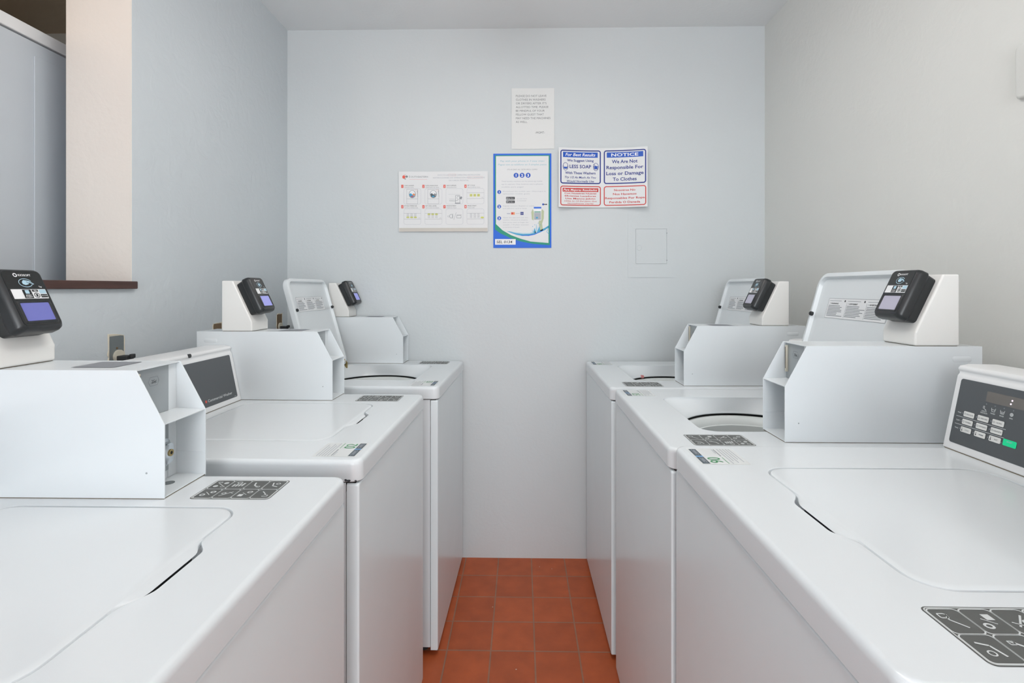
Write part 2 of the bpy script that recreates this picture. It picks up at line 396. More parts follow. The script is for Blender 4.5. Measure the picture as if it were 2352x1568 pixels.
def make_lid(root, zt, is_open):
    """lid in hinge coordinates: origin at the hinge line, closed pose reaching towards -y"""
    hy = LIDC[3] - .004
    bm = B()
    prof = [(.030, -.010), (.018, -.014), (.014, -.024), (.006, -.024), (.002, -.021), (.0015, -.005), (.004, -.0015), (.012, .0005)]
    rs = [ring(bm, [(x, y - hy, z) for x, y in lid_outline(ins)]) for ins, z in prof]
    for a, b in zip(rs, rs[1:]): bridge(bm, a, b)
    bm.faces.new(rs[0][::-1]); bm.faces.new(rs[-1])
    if not is_open:   # sloping finger edge inside the deck trough
        n = 28; pv = None
        for i in range(n + 1):
            x = -.080 + .165 * i / n; k = trough(x); y0 = LIDC[2] - hy
            vs = [bm.verts.new(q) for q in ((x, y0 + .0042, -.0014), (x, y0 + .0022 - .0050 * k, -.0034 + .0012 * k), (x, y0 + .0022 - .0105 * k, -.0050 + .0012 * k), (x, y0 + .0024 - .0132 * k, -.0060 + .0010 * k), (x, y0 + .0028 - .0130 * k, -.0068 + .0010 * k), (x, y0 + .006, -.0085))]
            if pv:
                for j in range(5): bm.faces.new((pv[j], vs[j], vs[j + 1], pv[j + 1]))
            pv = vs
    lid = build('lid', bm, [WHITE], root, angle=40, wn_=True)
    lid.location = (0, hy, zt + .0005)
    if not is_open:
        bm = B(); box(bm, -.046, .056, LIDC[2] - hy - .0008, LIDC[2] - hy + .003, -.0235, -.0075); build('trough_shadow', bm, RUBBER, lid)  # black strip standing in for the shade in the finger trough slit
    if is_open: lid.location = (0, .527, zt + .003); lid.rotation_euler = (-math.radians(105.5), 0, 0)
    # underside furniture
    for sx in (-1, 1):
        bm = B(); cx = (LIDC[0] + LIDC[1]) / 2 + sx * .174; cyl(bm, (cx, -.262, -.0285), (0, 0, 1), .0065, .007, 14)
        cyl(bm, (cx, -.262, -.031), (0, 0, 1), .004, .004, 10)
        build('bumper', bm, RUBBER, lid)
    p = Print(plane(((LIDC[0] + LIDC[1]) / 2, -.286, -.0102), (1, 0, 0), (0, -1, 0)))   # seen from below / front when open
    if is_open:
        p.rr(-.128, .128, -.030, .030, .002, PRW, 1); p.frame(-.128, .128, -.030, .030, .002, .0008, INKG, 2)
        rnd = random.Random(3)
        for k, wd in enumerate(('WARNING', 'AVERTISSEMENT', 'ADVERTENCIA')):
            u0 = -.122 + k * .084
            p.disc(u0 + .071, .0225, .003, .003, INK, 2); p.text('!', u0 + .004, .0125, .0045, INK, align='L', bold=.02, lay=2)
            p.text(wd, u0 + .008, .0125, .0045, INK, align='L', width=.036, bold=.02, lay=2)
            p.grid(u0, u0 + .055, .022, .0232, INKG, 2)
            for j in range(8):
                v = .007 - j * .0043; p.grid(u0, u0 + rnd.uniform(.045, .078), v, v + .0019, INKG, 2)
            if k: p.grid(u0 - .003, u0 - .0022, -.026, .018, INKG, 2)
        p.done('warning_label', lid)
    return lid

ZK = .206; CY0 = .547
def cy(z): return CY0 + ZK * z
def make_console(root, zt, bx0):
    x0, x1 = -.325, bx0 - .001
    prof = [(cy(.001), 0.001), (cy(.148), .148), (cy(.15) + .004, .153), (cy(.155) + .002, .157), (cy(.16) - .002, .162), (cy(.166) + .001, .168), (.600, .171), (.655, .170), (.690, .163), (.700, .150), (.700, .001)]
    bm = B(); prism_x(bm, [(y, zt + z) for y, z in prof], x0, x1)
    con = build('console', bm, WPLAST, root, bevel=.0045, seg=3, angle=50)
    bm = B(); box(bm, x0 + .004, x1 - .002, CY0 + .0015, .69, zt, zt + .004); build('gasket', bm, GASKET, con)
    fn = plane((0, cy(0), zt), (1, 0, 0), (0, ZK, 1))
    P = Print(fn); a, b = -.312, .203 if bx0 > .21 else bx0 - .02
    P.eps = .0004
    P.rr(a, b, .016, .146, .005, OVER, 1)
    P.rr(-.250, -.125, .112, .132, .002, OVERWIN, 2)
    P.disc(-.1985, .1245, .0016, .0016, LEDP, 3, 10); P.disc(-.2000, .1180, .0016, .0016, LEDP, 3, 10)
    # phase lights with little pictures
    for i, (u, tx) in enumerate(((-.249, 'LIGHTS'), (-.231, 'WASH'), (-.213, 'RINSE'), (-.195, 'SPIN'))):
        P.disc(u + .002, .1075, .0011, .0011, INKG, 2, 8)
        if i in (1, 2):
            P.line([(u - .0042, .1030), (u - .0030, .0965), (u + .0030, .0965), (u + .0042, .1030)], .0009, ICONW, 2)
            P.line([(u - .0035, .1005), (u - .001, .0995), (u + .001, .1005), (u + .0035, .0995)], .0008, ICONW, 2)
            if i == 2: P.line([(u - .002, .098), (u + .002, .098)], .0008, ICONW, 2)
        elif i == 0:
            P.frame(u - .0035, u, .098, .103, .001, .0009, ICONW, 2); P.line([(u, .0975), (u + .004, .0955)], .0012, ICONW, 2)
        else:
            P.disc(u, .0995, .0034, .0034, ICONW, 2, 14); P.circ(u, .0995, .002, .002, .0006, INKG, 3, 10)
        P.text(tx, u, .0915 if i else .0920, .0024, ICONW, bold=.02)
        if i == 0: P.text('ADD/RUN', u, .0885, .0024, ICONW, bold=.02)
    for r_, (lb, row) in enumerate((('Wash', ('REGULAR', 'DELUXE', 'ULTRA')), ('Cycle', ('NORMAL', 'SYNTHETIC', 'DELICATE')), ('Temp', ('COLD', 'WARM', 'HOT')))):
        zc = .0785 - r_ * .0155
        P.text(lb, -.3005, zc - .0012, .0026, ICONW, bold=.02)
        if r_ < 2: P.grid(-.306, -.200, zc - .0082, zc - .0074, ICONW, 2)
        for c_ in range(3):
            P.disc(-.293 + c_ * .031, zc, .0012, .0012, INKG, 2, 8)
    P.disc(-.204, .0455, .0012, .0012, INKG, 2, 8)
    P.rr(.0485, .0555, .0285, .0355, .0006, CORAL, 2)
    P.text('Commercial Washer', .060, .0285, .0078, ICONW, align='L', width=.118, bold=.012)
    P.grid(.186, .196, .019, .0198, ICONW, 2)
    P.done('control_overlay', con)
    for r_, row in enumerate((('REGULAR', 'DELUXE', 'ULTRA'), ('NORMAL', 'SYNTHETIC', 'DELICATE'), ('COLD', 'WARM', 'HOT'))):
        for c_, tx in enumerate(row):
            zc = .0785 - r_ * .0155; uc = -.2785 + c_ * .031
            Q = Print(plane(fn(0, 0, .0008), (1, 0, 0), (0, ZK, 1)), .0003)
            Q.rr(uc - .0118, uc + .0118, zc - .0052, zc + .0052, .002, BTN, 1)
            Q.text(tx, uc + .0025, zc - .0012, .0026, INKG, width=min(.015, .0022 * len(tx)), bold=.01)
            if r_ == 2: Q.line([(uc - .0085, zc + .003), (uc - .0085, zc - .001)], .0008, INK, 2); Q.disc(uc - .0085, zc - .002, .0013, .0013, INK, 2, 8)
            else: Q.circ(uc - .0085, zc, .0020, .0020, .0006, INKG, 2, 10)
            Q.done('push_button', con)
    Q = Print(plane(fn(0, 0, .0008), (1, 0, 0), (0, ZK, 1)), .0003)
    Q.rr(-.2005, -.1750, .0425, .0545, .002, START, 1); Q.text('START', -.188, .0492, .0026, LCYAN, bold=.01); Q.done('start_button', con)['label'] = 'green start button'
    for u in (.020, -.165):
        bm = B(); cyl(bm, (u, cy(.163) + .004, zt + .163), (0, -1, .1), .0055, .008, 14); build('bumper', bm, RUBBER, con)
    return con

def make_coin_box(root, zt, x0, x1, label=True):
    yf, yb, ys, zs, H, yp = .262, .690, .310, .123, .213, .318
    prof = [(yf, .0012), (yf, zs), (ys, H), (yb, H), (yb, .0012)]
    bm = B()
    for a, b in ((x0, x0 + .0022), (x1 - .0022, x1)):
        bb = B(); prism_x(bb, [(y, zt + z) for y, z in prof], a, b)
        me = bpy.data.meshes.new('t'); bmesh.ops.recalc_face_normals(bb, faces=bb.faces); bb.to_mesh(me); bb.free(); bm.from_mesh(me); bpy.data.meshes.remove(me)
    xi0, xi1 = x0 + .0020, x1 - .0020
    box(bm, xi0, xi1, yp, yb - .0005, zt + .0015, zt + H - .0003)                       # body behind the recess
    box(bm, xi0, xi1, ys + .001, yp, zt + H - .0025, zt + H - .0003)                    # top lip
    prism_x(bm, [(yf + .001, zt + zs - .001), (yf + .001, zt + zs + .001), (yp, zt + zs + .003), (yp, zt + zs)], xi0, xi1)   # middle shelf
    box(bm, xi0, xi1, yf + .001, yp, zt + .0015, zt + .0035)                            # bottom
    fx = x0 if True else x1
    box(bm, xi0, xi0 + .0012, yf + .004, yp, zt + .044, zt + .0455); box(bm, xi1 - .0012, xi1, yf + .004, yp, zt + .044, zt + .0455)  # inner seam
    cb = build('coin_box', bm, WHITE, root, bevel=.0007, seg=2)
    bm = B(); box(bm, x0 + .001, x1 - .001, yf + .0015, yb - .002, zt - .0002, zt + .0014); build('gasket', bm, GASKET, cb)
    # pressed grip on each side near the back, and screw
    for sx, xx in ((-1, x0), (1, x1)):
        bm = B(); o1 = ring(bm, [(xx, .625 + p, zt + .178 + q) for p, q in rrect(0, .042, 0, .013, .006, 5)]); o2 = ring(bm, [(xx + sx * .0009, .625 + p, zt + .178 + q) for p, q in rrect(.002, .040, .002, .011, .004, 5)])
        bridge(bm, o1, o2); bm.faces.new(o2); build('pressed_grip', bm, WHITE, cb, angle=70)
        bm = B(); cyl(bm, (xx, yf + .030, zt + .043), (sx, 0, 0), .0016, .0005, 12); build('screw', bm, GREYPL, cb)
    # upper coin plate
    bm = B(); box(bm, xi0 + .0005, xi1 - .022, yp - .0016, yp - .0002, zt + zs + .004, zt + H - .004); pl = build('coin_plate', bm, GREYPL, cb)
    bm = B(); box(bm, xi1 - .022, xi1 - .0005, yp - .0012, yp - .0002, zt + .004, zt + H - .004); build('side_flange', bm, WHITE, cb)
    P = Print(plane(((xi0 + xi1) / 2 - .006, yp - .0018, zt + .186), (1, 0, 0), (0, 0, 1)))
    P.line([(-.013, .0), (-.009, .0075), (.009, .0075), (.013, 0), (.009, -.0075), (-.009, -.0075), (-.013, 0)], .0007, INKG)
    P.text('25¢', 0, -.003, .006, INK, width=.012); P.done('price_mark', cb)
    bm = B(); box(bm, xi0 + .006, xi0 + .0105, yp - .0075, yp - .0016, zt + .142, zt + H - .008); build('coin_slot', bm, CREAMPL, cb, bevel=.0015)
    bm = B(); box(bm, xi0 + .0075, xi0 + .0092, yp - .0079, yp - .0070, zt + .150, zt + H - .012); build('slot_opening', bm, DARKGAP, cb)
    # lower plate with lock
    bm = B(); box(bm, xi0 + .0005, xi1 - .022, yp - .0016, yp - .0002, zt + .018, zt + zs - .002); build('lock_plate', bm, GREYPL, cb)
    bm = B(); xc = xi0 + .062
    rs = [ring(bm, [(xc + p * k, yp - .0016 - d, zt + .055 + q * k) for p, q in rrect(-.019, .019, -.027, .027, .014, 6)]) for k, d in ((1, 0), (.93, .008), (.72, .011), (.66, .018), (.5, .019))]
    for a, b in zip(rs, rs[1:]): bridge(bm, a, b)
    bm.faces.new(rs[-1]); build('lock', bm, CHROME, cb, angle=35)
    bm = B(); cyl(bm, (xc + .002, yp - .0203, zt + .056), (0, -1, 0), .0062, .002, 18); build('keyhole', bm, BRASS, cb)
    bm = B(); cyl(bm, (xc + .002, yp - .0222, zt + .056), (0, -1, 0), .0028, .0006, 12); build('key_slot', bm, DARKGAP, cb)
    bm = B(); cyl(bm, (xc - .004, yp - .0018, zt + .024), (0, -1, 0), .006, .0012, 16); build('screw_hole', bm, DARKGAP, cb)
    bm = B(); cyl(bm, ((xi0 + xi1) / 2 + .006, (yf + yp) / 2 + .008, zt + .0035), (0, 0, 1), .0095, .0004, 24); build('drain_hole', bm, OUTGREY, cb)
    # dark instruction label on top
    P = Print(plane(((x0 + x1) / 2 + .006, .400, zt + H), (1, 0, 0), (0, 1, 0)))
    P.rr(-.034, .034, -.030, .045, .002, INKG, 1)
    if label: P.done('top_label', cb)
    return cb
CREAMPL = mat('cream_plastic', (214, 208, 192), 0.4)

def make_reader(root, zt, x0, x1, lcd, ty=0.0):
    H = .213; zb = zt + H
    x0 += .001; x1 -= .001
    yb0, yt, ybk, z1, z2 = .516 + ty, .577 + ty, .612 + ty, .030, .158
    prof = [(yb0, .0008), (yb0, z1), (yt, z2), (ybk, z2), (ybk, .0008)]
    bm = B(); prism_x(bm, [(y, zb + z) for y, z in prof], x0, x1)
    tw = build('reader_tower', bm, TOWER, root, bevel=.0045, seg=4, angle=40)
    bm = B(); box(bm, x0 + .003, x1 - .003, yb0 + .003, ybk - .003, zb, zb + .0012); build('gasket', bm, GASKET, tw)
    # reader frame: origin on the slope centre, u = x, v = up the slope, w = out
    V = Vector((0, yt - yb0, z2 - z1)).normalized(); U = Vector((1, 0, 0)); N = U.cross(V)
    O = Vector(((x0 + x1) / 2, (yb0 + yt) / 2, zb + (z1 + z2) / 2)) + V * .005
    def fn(u, v, d): return O + U * u + V * v + N * d
    def shell(bm, prof, n=6, mi=0, cap=True):
        rs = [ring(bm, [fn(p, q, d) for p, q in rrect(-a, a, -b, b, r, n)]) for a, b, r, d in prof]
        for p, q in zip(rs, rs[1:]): bridge(bm, p, q, mi)
        if cap: bm.faces.new(rs[-1]).material_index = mi; bm.faces.new(rs[0][::-1]).material_index = mi
    bm = B(); shell(bm, ((.0385, .054, .008, -.001), (.0395, .057, .009, .018), (.037, .054, .008, .020)))
    shell(bm, ((.040, .056, .009, .018), (.0425, .060, .010, .022), (.0425, .060, .010, .034), (.041, .0585, .010, .040), (.037, .055, .009, .0445), (.0365, .0545, .009, .0450)))
    box_pts = None
    cr = build('card_reader', bm, BLACK, root, angle=28)
    # glossy face with a stepped screen window
    P = Print(fn, .0003); P2 = P
    P.fn = lambda u, v, d: fn(u, v, .0450 + d)
    P.rr(-.0352, .0352, -.052, .053, .008, BLACKG, 1); P.done('faceplate', cr)
    bm = B()
    a = ring(bm, [fn(p, q, .0454) for p, q in rrect(-.0315, .0315, -.048, -.004, .003, 4)]); b = ring(bm, [fn(p, q, .0470) for p, q in rrect(-.0300, .0300, -.0465, -.0055, .003, 4)])
    c = ring(bm, [fn(p, q, .0470) for p, q in rrect(-.0280, .0280, -.0445, -.0075, .002, 4)]); d = ring(bm, [fn(p, q, .0456) for p, q in rrect(-.0265, .0265, -.043, -.009, .002, 4)])
    bridge(bm, a, b); bridge(bm, b, c); bridge(bm, c, d); build('screen_bezel', bm, BLACK, cr)
    P = Print(lambda u, v, d: fn(u, v, .0454 + d)); P.rr(-.0268, .0268, -.0432, -.0088, .002, lcd, 1); P.done('screen', cr)
    P = Print(lambda u, v, d: fn(u, v, .0454 + d), .0003)
    P.rr(-.032, .032, -.001, .0175, .0006, PRW, 1)
    P.rr(-.0125, .0035, -.0002, .0167, .0005, BLACKG, 2); P.rr(-.0085, -.0010, .0085, .0155, .0008, LCYAN, 3)
    P.text('MOBILE', -.0045, .0045, .0022, PRW, bold=.02, lay=3); P.text('PAYMENT', -.0045, .0012, .0020, PRW, bold=.02, lay=3)
    P.grid(.0055, .0165, .0125, .0165, BLACKG, 2); P.text('VISA', .011, .0133, .0022, PRW, lay=3, bold=.02)
    P.circ(.0115, .0055, .0052, .0052, .0012, BLACKG, 2); P.disc(.0115, .0055, .0018, .0030, BLACKG, 2)
    P.grid(.0185, .0312, .0088, .0165, LCYAN, 2); P.grid(.0185, .0312, .0010, .0075, BLACKG, 2); P.text('DISCOVER', .025, .0035, .0018, PRW, lay=3)
    P.done('payment_label', cr)
    P = Print(lambda u, v, d: fn(u, v, .0454 + d), .0003)
    P.circ(-.0125, .0450, .0038, .0038, .0017, PRW, 1, 14); P.text('KIOSOFT', -.0075, .0430, .0040, PRW, width=.0235, align='L', bold=.02)
    P.circ(.0005, .0300, .0125, .0085, .0010, LCYAN, 1, 30, 20, 345)
    P.face([(-.006, .0315), (-.002, .0355), (.004, .0345), (.008, .0335), (.0155, .0275), (.0125, .0265), (.007, .0295), (.0045, .0270), (-.001, .0255), (-.0055, .0275)], LCYAN, 2)
    P.line([(.0068, .0310), (.0120, .0272)], .0008, BLACKG, 3); P.line([(.0020, .0325), (.0060, .0285)], .0006, BLACKG, 3)
    P.text('Tap', .0245, .0210, .0028, PRW, bold=.02); P.done('reader_logo', cr)
    return cr

STKB = mat('sticker_base', (226, 229, 229), 0.4); SOFTB = mat('ink_soft_blue', (120, 168, 214), 0.5)
def make_stickers(top, zt, num, iy=.124):
    # number sticker, front left corner
    P = Print(plane((-.258, .058, zt), (1, 0, 0), (0, 1, 0)), .0002)
    P.rr(-.044, .050, -.044, .048, .002, STKB, 1)
    P.grid(-.040, .002, -.040, -.026, STRIP, 2); P.grid(.008, .046, -.040, -.026, STRIP, 2); P.rr(.0015, .0085, -.040, -.026, .001, SOFTB, 3)
    P.frame(-.036, -.004, -.0365, -.0295, .001, .0010, INKLG, 4); P.grid(-.031, -.009, -.0340, -.0320, INKLG, 4); P.frame(.013, .041, -.0365, -.0295, .001, .0010, INKLG, 4); P.grid(.018, .036, -.0340, -.0320, INKLG, 4)
    P.text(num, .026, -.022, .025, GREEN, width=.030, lay=3, res=4)
    P.grid(.010, .046, .008, .0092, GREEN, 2)
    P.grid(-.038, .004, .0080, .0100, INKG, 2); P.grid(-.038, -.012, .0045, .0058, INKLG, 2)
    for j in range(5):
        v = .016 + j * .0058; P.grid(-.040, (.046, .030, .040, .022, .036)[j], v, v + .0014, INKLG, 2)
    P.done('number_sticker', top)['label'] = 'white number sticker reading ' + num
    # icon sticker, front right corner: four columns along y, two along x
    P = Print(plane((.257, iy, zt), (0, 1, 0), (-1, 0, 0)), .0002)   # u along y (away from the aisle), v towards user's left
    P.rr(-.067, .067, -.042, .042, .007, ICOND, 1); P.frame(-.0655, .0655, -.0405, .0405, .006, .0012, ICONW, 2)
    for i in range(4):
        for j in range(2):
            u0 = -.0635 + i * .0320; v0 = -.0385 + j * .0388
            P.frame(u0 - .001, u0 + .0318, v0 - .001, v0 + .0385, .006, .0014, ICONW, 2)
            c = (u0 + .0154, v0 + .0187); k = i + 4 * j
            if k == 0: P.line([(c[0] - .008, c[1] + .008), (c[0] + .002, c[1] + .004), (c[0] + .006, c[1] - .010)], .0022, ICONW, 2); P.circ(c[0] - .004, c[1] - .006, .004, .004, .0014, ICONW, 2, 12)
            elif k == 1: P.line([(c[0] - .006, c[1] + .010), (c[0] + .003, c[1] + .002), (c[0] + .006, c[1] - .010)], .0026, ICONW, 2); P.frame(c[0] - .009, c[0] - .003, c[1] + .005, c[1] + .011, .001, .0012, ICONW, 2)
            elif k == 2:
                for q in range(4): P.grid(c[0] - .009 + q * .005, c[0] - .006 + q * .005, c[1] - .008 + q * .002, c[1] + .006 + q * .001, ICONW, 2)
                P.circ(c[0] + .003, c[1] - .010, .005, .004, .0016, ICONW, 2, 12)
            elif k == 3:
                for q in (-1, 1): P.disc(c[0] + q * .006, c[1] + q * .007, .0042, .0042, ICONW, 2, 12)
                P.line([(c[0] - .007, c[1] + .006), (c[0] + .007, c[1] - .006)], .0012, ICONW, 2); P.circ(c[0] - .007, c[1] + .009, .004, .003, .0012, ICONW, 2, 10); P.frame(c[0] + .003, c[0] + .010, c[1] - .013, c[1] - .007, .001, .0012, ICONW, 2)
            elif k == 4: P.line([(c[0] + .006, c[1] - .010), (c[0] - .004, c[1] + .002), (c[0] - .001, c[1] + .010)], .0018, ICONW, 2); P.frame(c[0] - .010, c[0] - .001, c[1] + .004, c[1] + .012, .002, .0014, ICONW, 2)
            elif k == 5: P.circ(c[0] - .005, c[1] - .007, .0048, .0045, .0022, ICONW, 2, 12); P.line([(c[0] - .004, c[1] + .004), (c[0] + .006, c[1] - .004)], .0011, ICONW, 2); P.grid(c[0] + .001, c[0] + .009, c[1] + .002, c[1] + .011, ICONW, 2)
            elif k == 6: P.line([(c[0] - .008, c[1] - .008), (c[0] + .0, c[1] + .001), (c[0] + .008, c[1] + .010)], .0018, ICONW, 2); P.circ(c[0] + .005, c[1] - .001, .004, .004, .0016, ICONW, 2, 12); P.line([(c[0] - .010, c[1] - .001), (c[0] - .002, c[1] - .006)], .0014, ICONW, 2)
            else:
                for q in (-1, 1): P.circ(c[0] + q * .006, c[1] + q * .006, .0046, .0046, .0024, ICONW, 2, 14)
                P.line([(c[0] - .006, c[1] + .006), (c[0] + .006, c[1] - .006)], .0011, ICONW, 2)
    P.done('instruction_sticker', top)

def washer(side, xf, yc, zt, label, num, is_open, lcd, bxr, rot=0.0, ty=0.0, iy=.124, bw=.104):
    root = thing('washing_machine', label, 'washing machine', (side * xf, yc, 0), (-PI / 2 if side > 0 else PI / 2) + rot, 'coin operated top loading washers along both walls')
    hw = WW / 2
    # cabinet: sides and back, set a hair behind the wrap-round front panel
    bm = B(); zc = zt - SK - .0015
    for a, b in ((-hw + .004, -hw + .006), (hw - .006, hw - .004)): box(bm, a, b, .0275, DD - .01, .030, zc)
    box(bm, -hw + .004, hw - .004, DD - .012, DD - .010, .030, zc); box(bm, -hw + .006, hw - .006, .03, DD - .012, .030, .034); box(bm, -hw + .006, hw - .006, .0275, .0295, .030, zc - .02)
    build('cabinet', bm, WHITE, root, bevel=.0007, seg=1)
    bm = B()
    rs = []
    for y, ins in ((.0255, .0), (.004, .0), (.0012, .0012), (0, .004)):
        rs.append(ring(bm, [(x, y, z) for x, z in rrect(-hw + .003 + ins, hw - .003 - ins, .018 + ins, zc - .001 - ins, .006, 4)]))
    for a, b in zip(rs, rs[1:]): bridge(bm, a, b)
    bm.faces.new(rs[-1]); bm.faces.new(rs[0][::-1])
    build('front_panel', bm, FRONT, root, angle=50, wn_=True)
    bm = B(); box(bm, -hw + .008, hw - .008, .004, DD - .014, zc - .008, zt - SK + .001)
    bm.free()
    bm = B(); box(bm, -hw + .007, hw - .007, .008, .026, .06, zc - .0005); build('seam_liner', bm, DARKGAP, root)
    for sx in (-1, 1):
        for yy in (.06, DD - .07):
            bm = B(); cyl(bm, (sx * (hw - .05), yy, 0), (0, 0, 1), .019, .010, 16); cyl(bm, (sx * (hw - .05), yy, .010), (0, 0, 1), .006, .022, 10); build('leg', bm, RUBBER, root)
    top = make_worktop(root, zt, is_open)
    make_drum(root, zt)
    make_stickers(top, zt, num, iy)
    lid = make_lid(root, zt, is_open)
    bx1 = bxr; bx0 = bxr - bw
    make_console(root, zt, bx0)
    if is_open:
        for sx in (-1, 1):
            bm = B(); xx = sx * .165 - .004; prism_x(bm, [(.500, zt - .012), (.500, zt + .012), (.515, zt + .030), (.522, zt + .026), (.512, zt + .008), (.520, zt - .012)], xx - .004, xx + .004); build('hinge', bm, BRASS, root)
    make_coin_box(root, zt, bx0, bx1, num != '05')
    make_reader(root, zt, bx0, bx1, lcd, ty)
    return root, top

a, a_top = washer(-1, .328, .625, .950, 'front left washing machine, lid shut, nearest on the left row', '01', False, LCDB, .325, 0, .031, .157, .112)
b, b_top = washer(-1, .326, 1.357, .950, 'middle washing machine of the left row, lid shut, sticker numbered 02', '02', False, LCD, .325, -.010)
c, c_top = washer(-1, .288, 2.128, .950, 'far left washing machine by the back wall with its lid open', '03', True, LCD, .325, -.022)
d, d_top = washer(1, .320, .751, .972, 'front right washing machine, lid shut, sticker numbered 06, green start button', '06', False, LCDG, .285, 0, .02, .154)
e, e_top = washer(1, .318, 1.418, .958, 'middle washing machine of the right row, lid open, sticker numbered 05', '05', True, LCDG, .275, .0, .030)
f, f_top = washer(1, .310, 2.118, .951, 'far right washing machine by the back wall with its lid open', '04', True, LCDG, .290, .008, .022)

# chipped enamel on the near lower corner of the middle left machine's worktop
for k, (x, y, z, r) in enumerate(((-.3252, .020, .9095, .0032), (-.3252, .026, .9105, .0030), (-.3252, .006, .9095, .0020))):
    bm = B(); rnd = random.Random(k); n = 11
    vs = [bm.verts.new((x - .0004, y + r * 1.4 * rnd.uniform(.6, 1) * math.cos(2 * PI * i / n), z + r * rnd.uniform(.5, 1) * math.sin(2 * PI * i / n))) for i in range(n)]
    v2 = [bm.verts.new((q.co.x + .0006, q.co.y, q.co.z)) for q in vs]
    bridge(bm, vs, v2); bm.faces.new(vs); bm.faces.new(v2[::-1]); build('paint_chip', bm, INK, b_top, flat=True)

# small pink scrap of cloth on the far right tub's rim
bm = B(); rnd = random.Random(5)
bmesh.ops.create_icosphere(bm, subdivisions=2, radius=.009)
for v in bm.verts: v.co *= rnd.uniform(.6, 1.15)
o = build('lint_scrap', bm, mat('pink_cloth', (226, 150, 150), .9)); o.location = (.533, 2.283, .951 - .046)
o['label'] = 'small pink scrap stuck to the tub rim of the far right washer'; o['category'] = 'scrap'

# ------------------------------------------------------------------ papers on the back wall
def sheet(name, u0, u1, z0, z1, bend=None, mm=PAPER, y=YB, thick=.0006, nseg=24):
    """returns fn(u,v,d) in world coordinates, and the sheet object, root located on the wall"""
    cx, cz = (u0 + u1) / 2, (z0 + z1) / 2
    hu = (u1 - u0) / 2
    def off(u):
        return .0012 + (bend(u / hu) if bend else 0)
    def fn(u, v, d): return Vector((u, -off(u) - thick - d, v))
    bm = B(); hv = (z1 - z0) / 2
    fr, bk = [], []
    for i in range(nseg + 1):
        u = -hu + 2 * hu * i / nseg
        fr.append([bm.verts.new((u, -off(u) - thick, s * hv)) for s in (-1, 1)]); bk.append([bm.verts.new((u, -off(u), s * hv)) for s in (-1, 1)])
    for i in range(nseg):
        bm.faces.new((fr[i][0], fr[i + 1][0], fr[i + 1][1], fr[i][1])); bm.faces.new((bk[i][0], bk[i][1], bk[i + 1][1], bk[i + 1][0]))
        bm.faces.new((fr[i][1], fr[i + 1][1], bk[i + 1][1], bk[i][1])); bm.faces.new((fr[i][0], bk[i][0], bk[i + 1][0], fr[i + 1][0]))
    bm.faces.new((fr[0][0], fr[0][1], bk[0][1], bk[0][0])); bm.faces.new((fr[-1][0], bk[-1][0], bk[-1][1], fr[-1][1]))
    return fn, bm, (cx, y, cz)

# typed note
fn, bm, loc = sheet('n', -.048, .157, 1.965, 2.256, mm=PAPERN, bend=lambda u: .0015 * u * u)
o = thing('paper_note', 'typed white note starting PLEASE DO NOT LEAVE CLOTHES, topmost paper on the back wall', 'note', loc)
build('sheet', bm, PAPERN, o, recalc=True)
P = Print(fn)
for i, s in enumerate(('PLEASE DO NOT LEAVE', 'CLOTHES IN WASHERS', "OR DRYERS AFTER IT'S", 'ALLOTTED TIME. PLEASE', 'BE MINDFUL OF YOUR', 'FELLOW GUEST THAT', 'MAY NEED THE MACHINES', 'AS WELL.')):
    wd = (.147, .142, .147, .156, .138, .134, .166, .056)[i]
    P.text(s, -.082, .104 - i * .0178, .0100, mat('note_ink', (104, 105, 108), .7), width=wd, align='L', lay=1, bold=-.004)
P.text('-MGMT-', .034, -.072, .0100, MATS['note_ink'], width=.046, lay=1)
P.done('lettering', o)

# double notice sheet
def sb(u): return .004 + (.030 * max(0, u) ** 2 if u > 0 else .022 * u * u)
fn, bm, loc = sheet('s', .176, .594, 1.682, 1.966, bend=sb, nseg=32)
o = thing('notice_sheet', 'white double notice with blue and red frames reading NOTICE and LESS SOAP', 'sign', loc)
build('sheet', bm, PAPER, o)
P = Print(fn, .0003)
# halves: left u -.205..-.008  right .006..0.203   v range -.142 .. .142
for (a, b_, m, v0, v1) in ((-.201, -.006, NAVY, -.030, .131), (.008, .203, NAVY, -.030, .131), (-.201, -.006, RED, -.134, -.040), (.008, .203, RED, -.134, -.040)):
    P.frame(a, b_, v0, v1, .012, .0055 if m is NAVY else .0045, m, 1, sub=10)
def bar(a, b_, v0, v1, m):
    n = 10
    for i in range(n): P.grid(a + (b_ - a) * i / n, a + (b_ - a) * (i + 1) / n, v0, v1, m, 1)
bar(-.188, -.021, .096, .121, BLUE); bar(.022, .190, .096, .121, BLUE)
bar(-.190, -.018, -.068, -.050, RED)
cL, cR = -.1045, .1055
P.text('For Best Results', cL, .1020, .0150, PRW, width=.145, bold=.02, shear=.25)
P.text('NOTICE', cR, .1015, .0150, PRW, width=.125, bold=.022)
for s, v, h, wd, bo, sh in (('We Suggest Using', .076, .0115, .128, .02, 0), ('LESS SOAP', .045, .0165, .104, .02, 0), ('With These Washers', .0165, .0120, .146, .02, 0), ('Try 1/2 As Much As You', -.0035, .0100, .150, .015, .25), ('Would Normally Use', -.022, .0100, .130, .015, .25)):
    P.text(s, cL, v, h, NAVY, width=wd, bold=bo, shear=sh)
for s, v, wd in (('We Are Not', .0690, .118), ('Responsible For', .0410, .170), ('Loss or Damage', .0125, .172), ('To Clothes', -.0150, .110)):
    P.text(s, cR, v, .0165, NAVY, width=wd, bold=.02)
P.text('Para Mejores Resultados', cL, -.0635, .0100, PRW, width=.162, bold=.02, shear=.25)
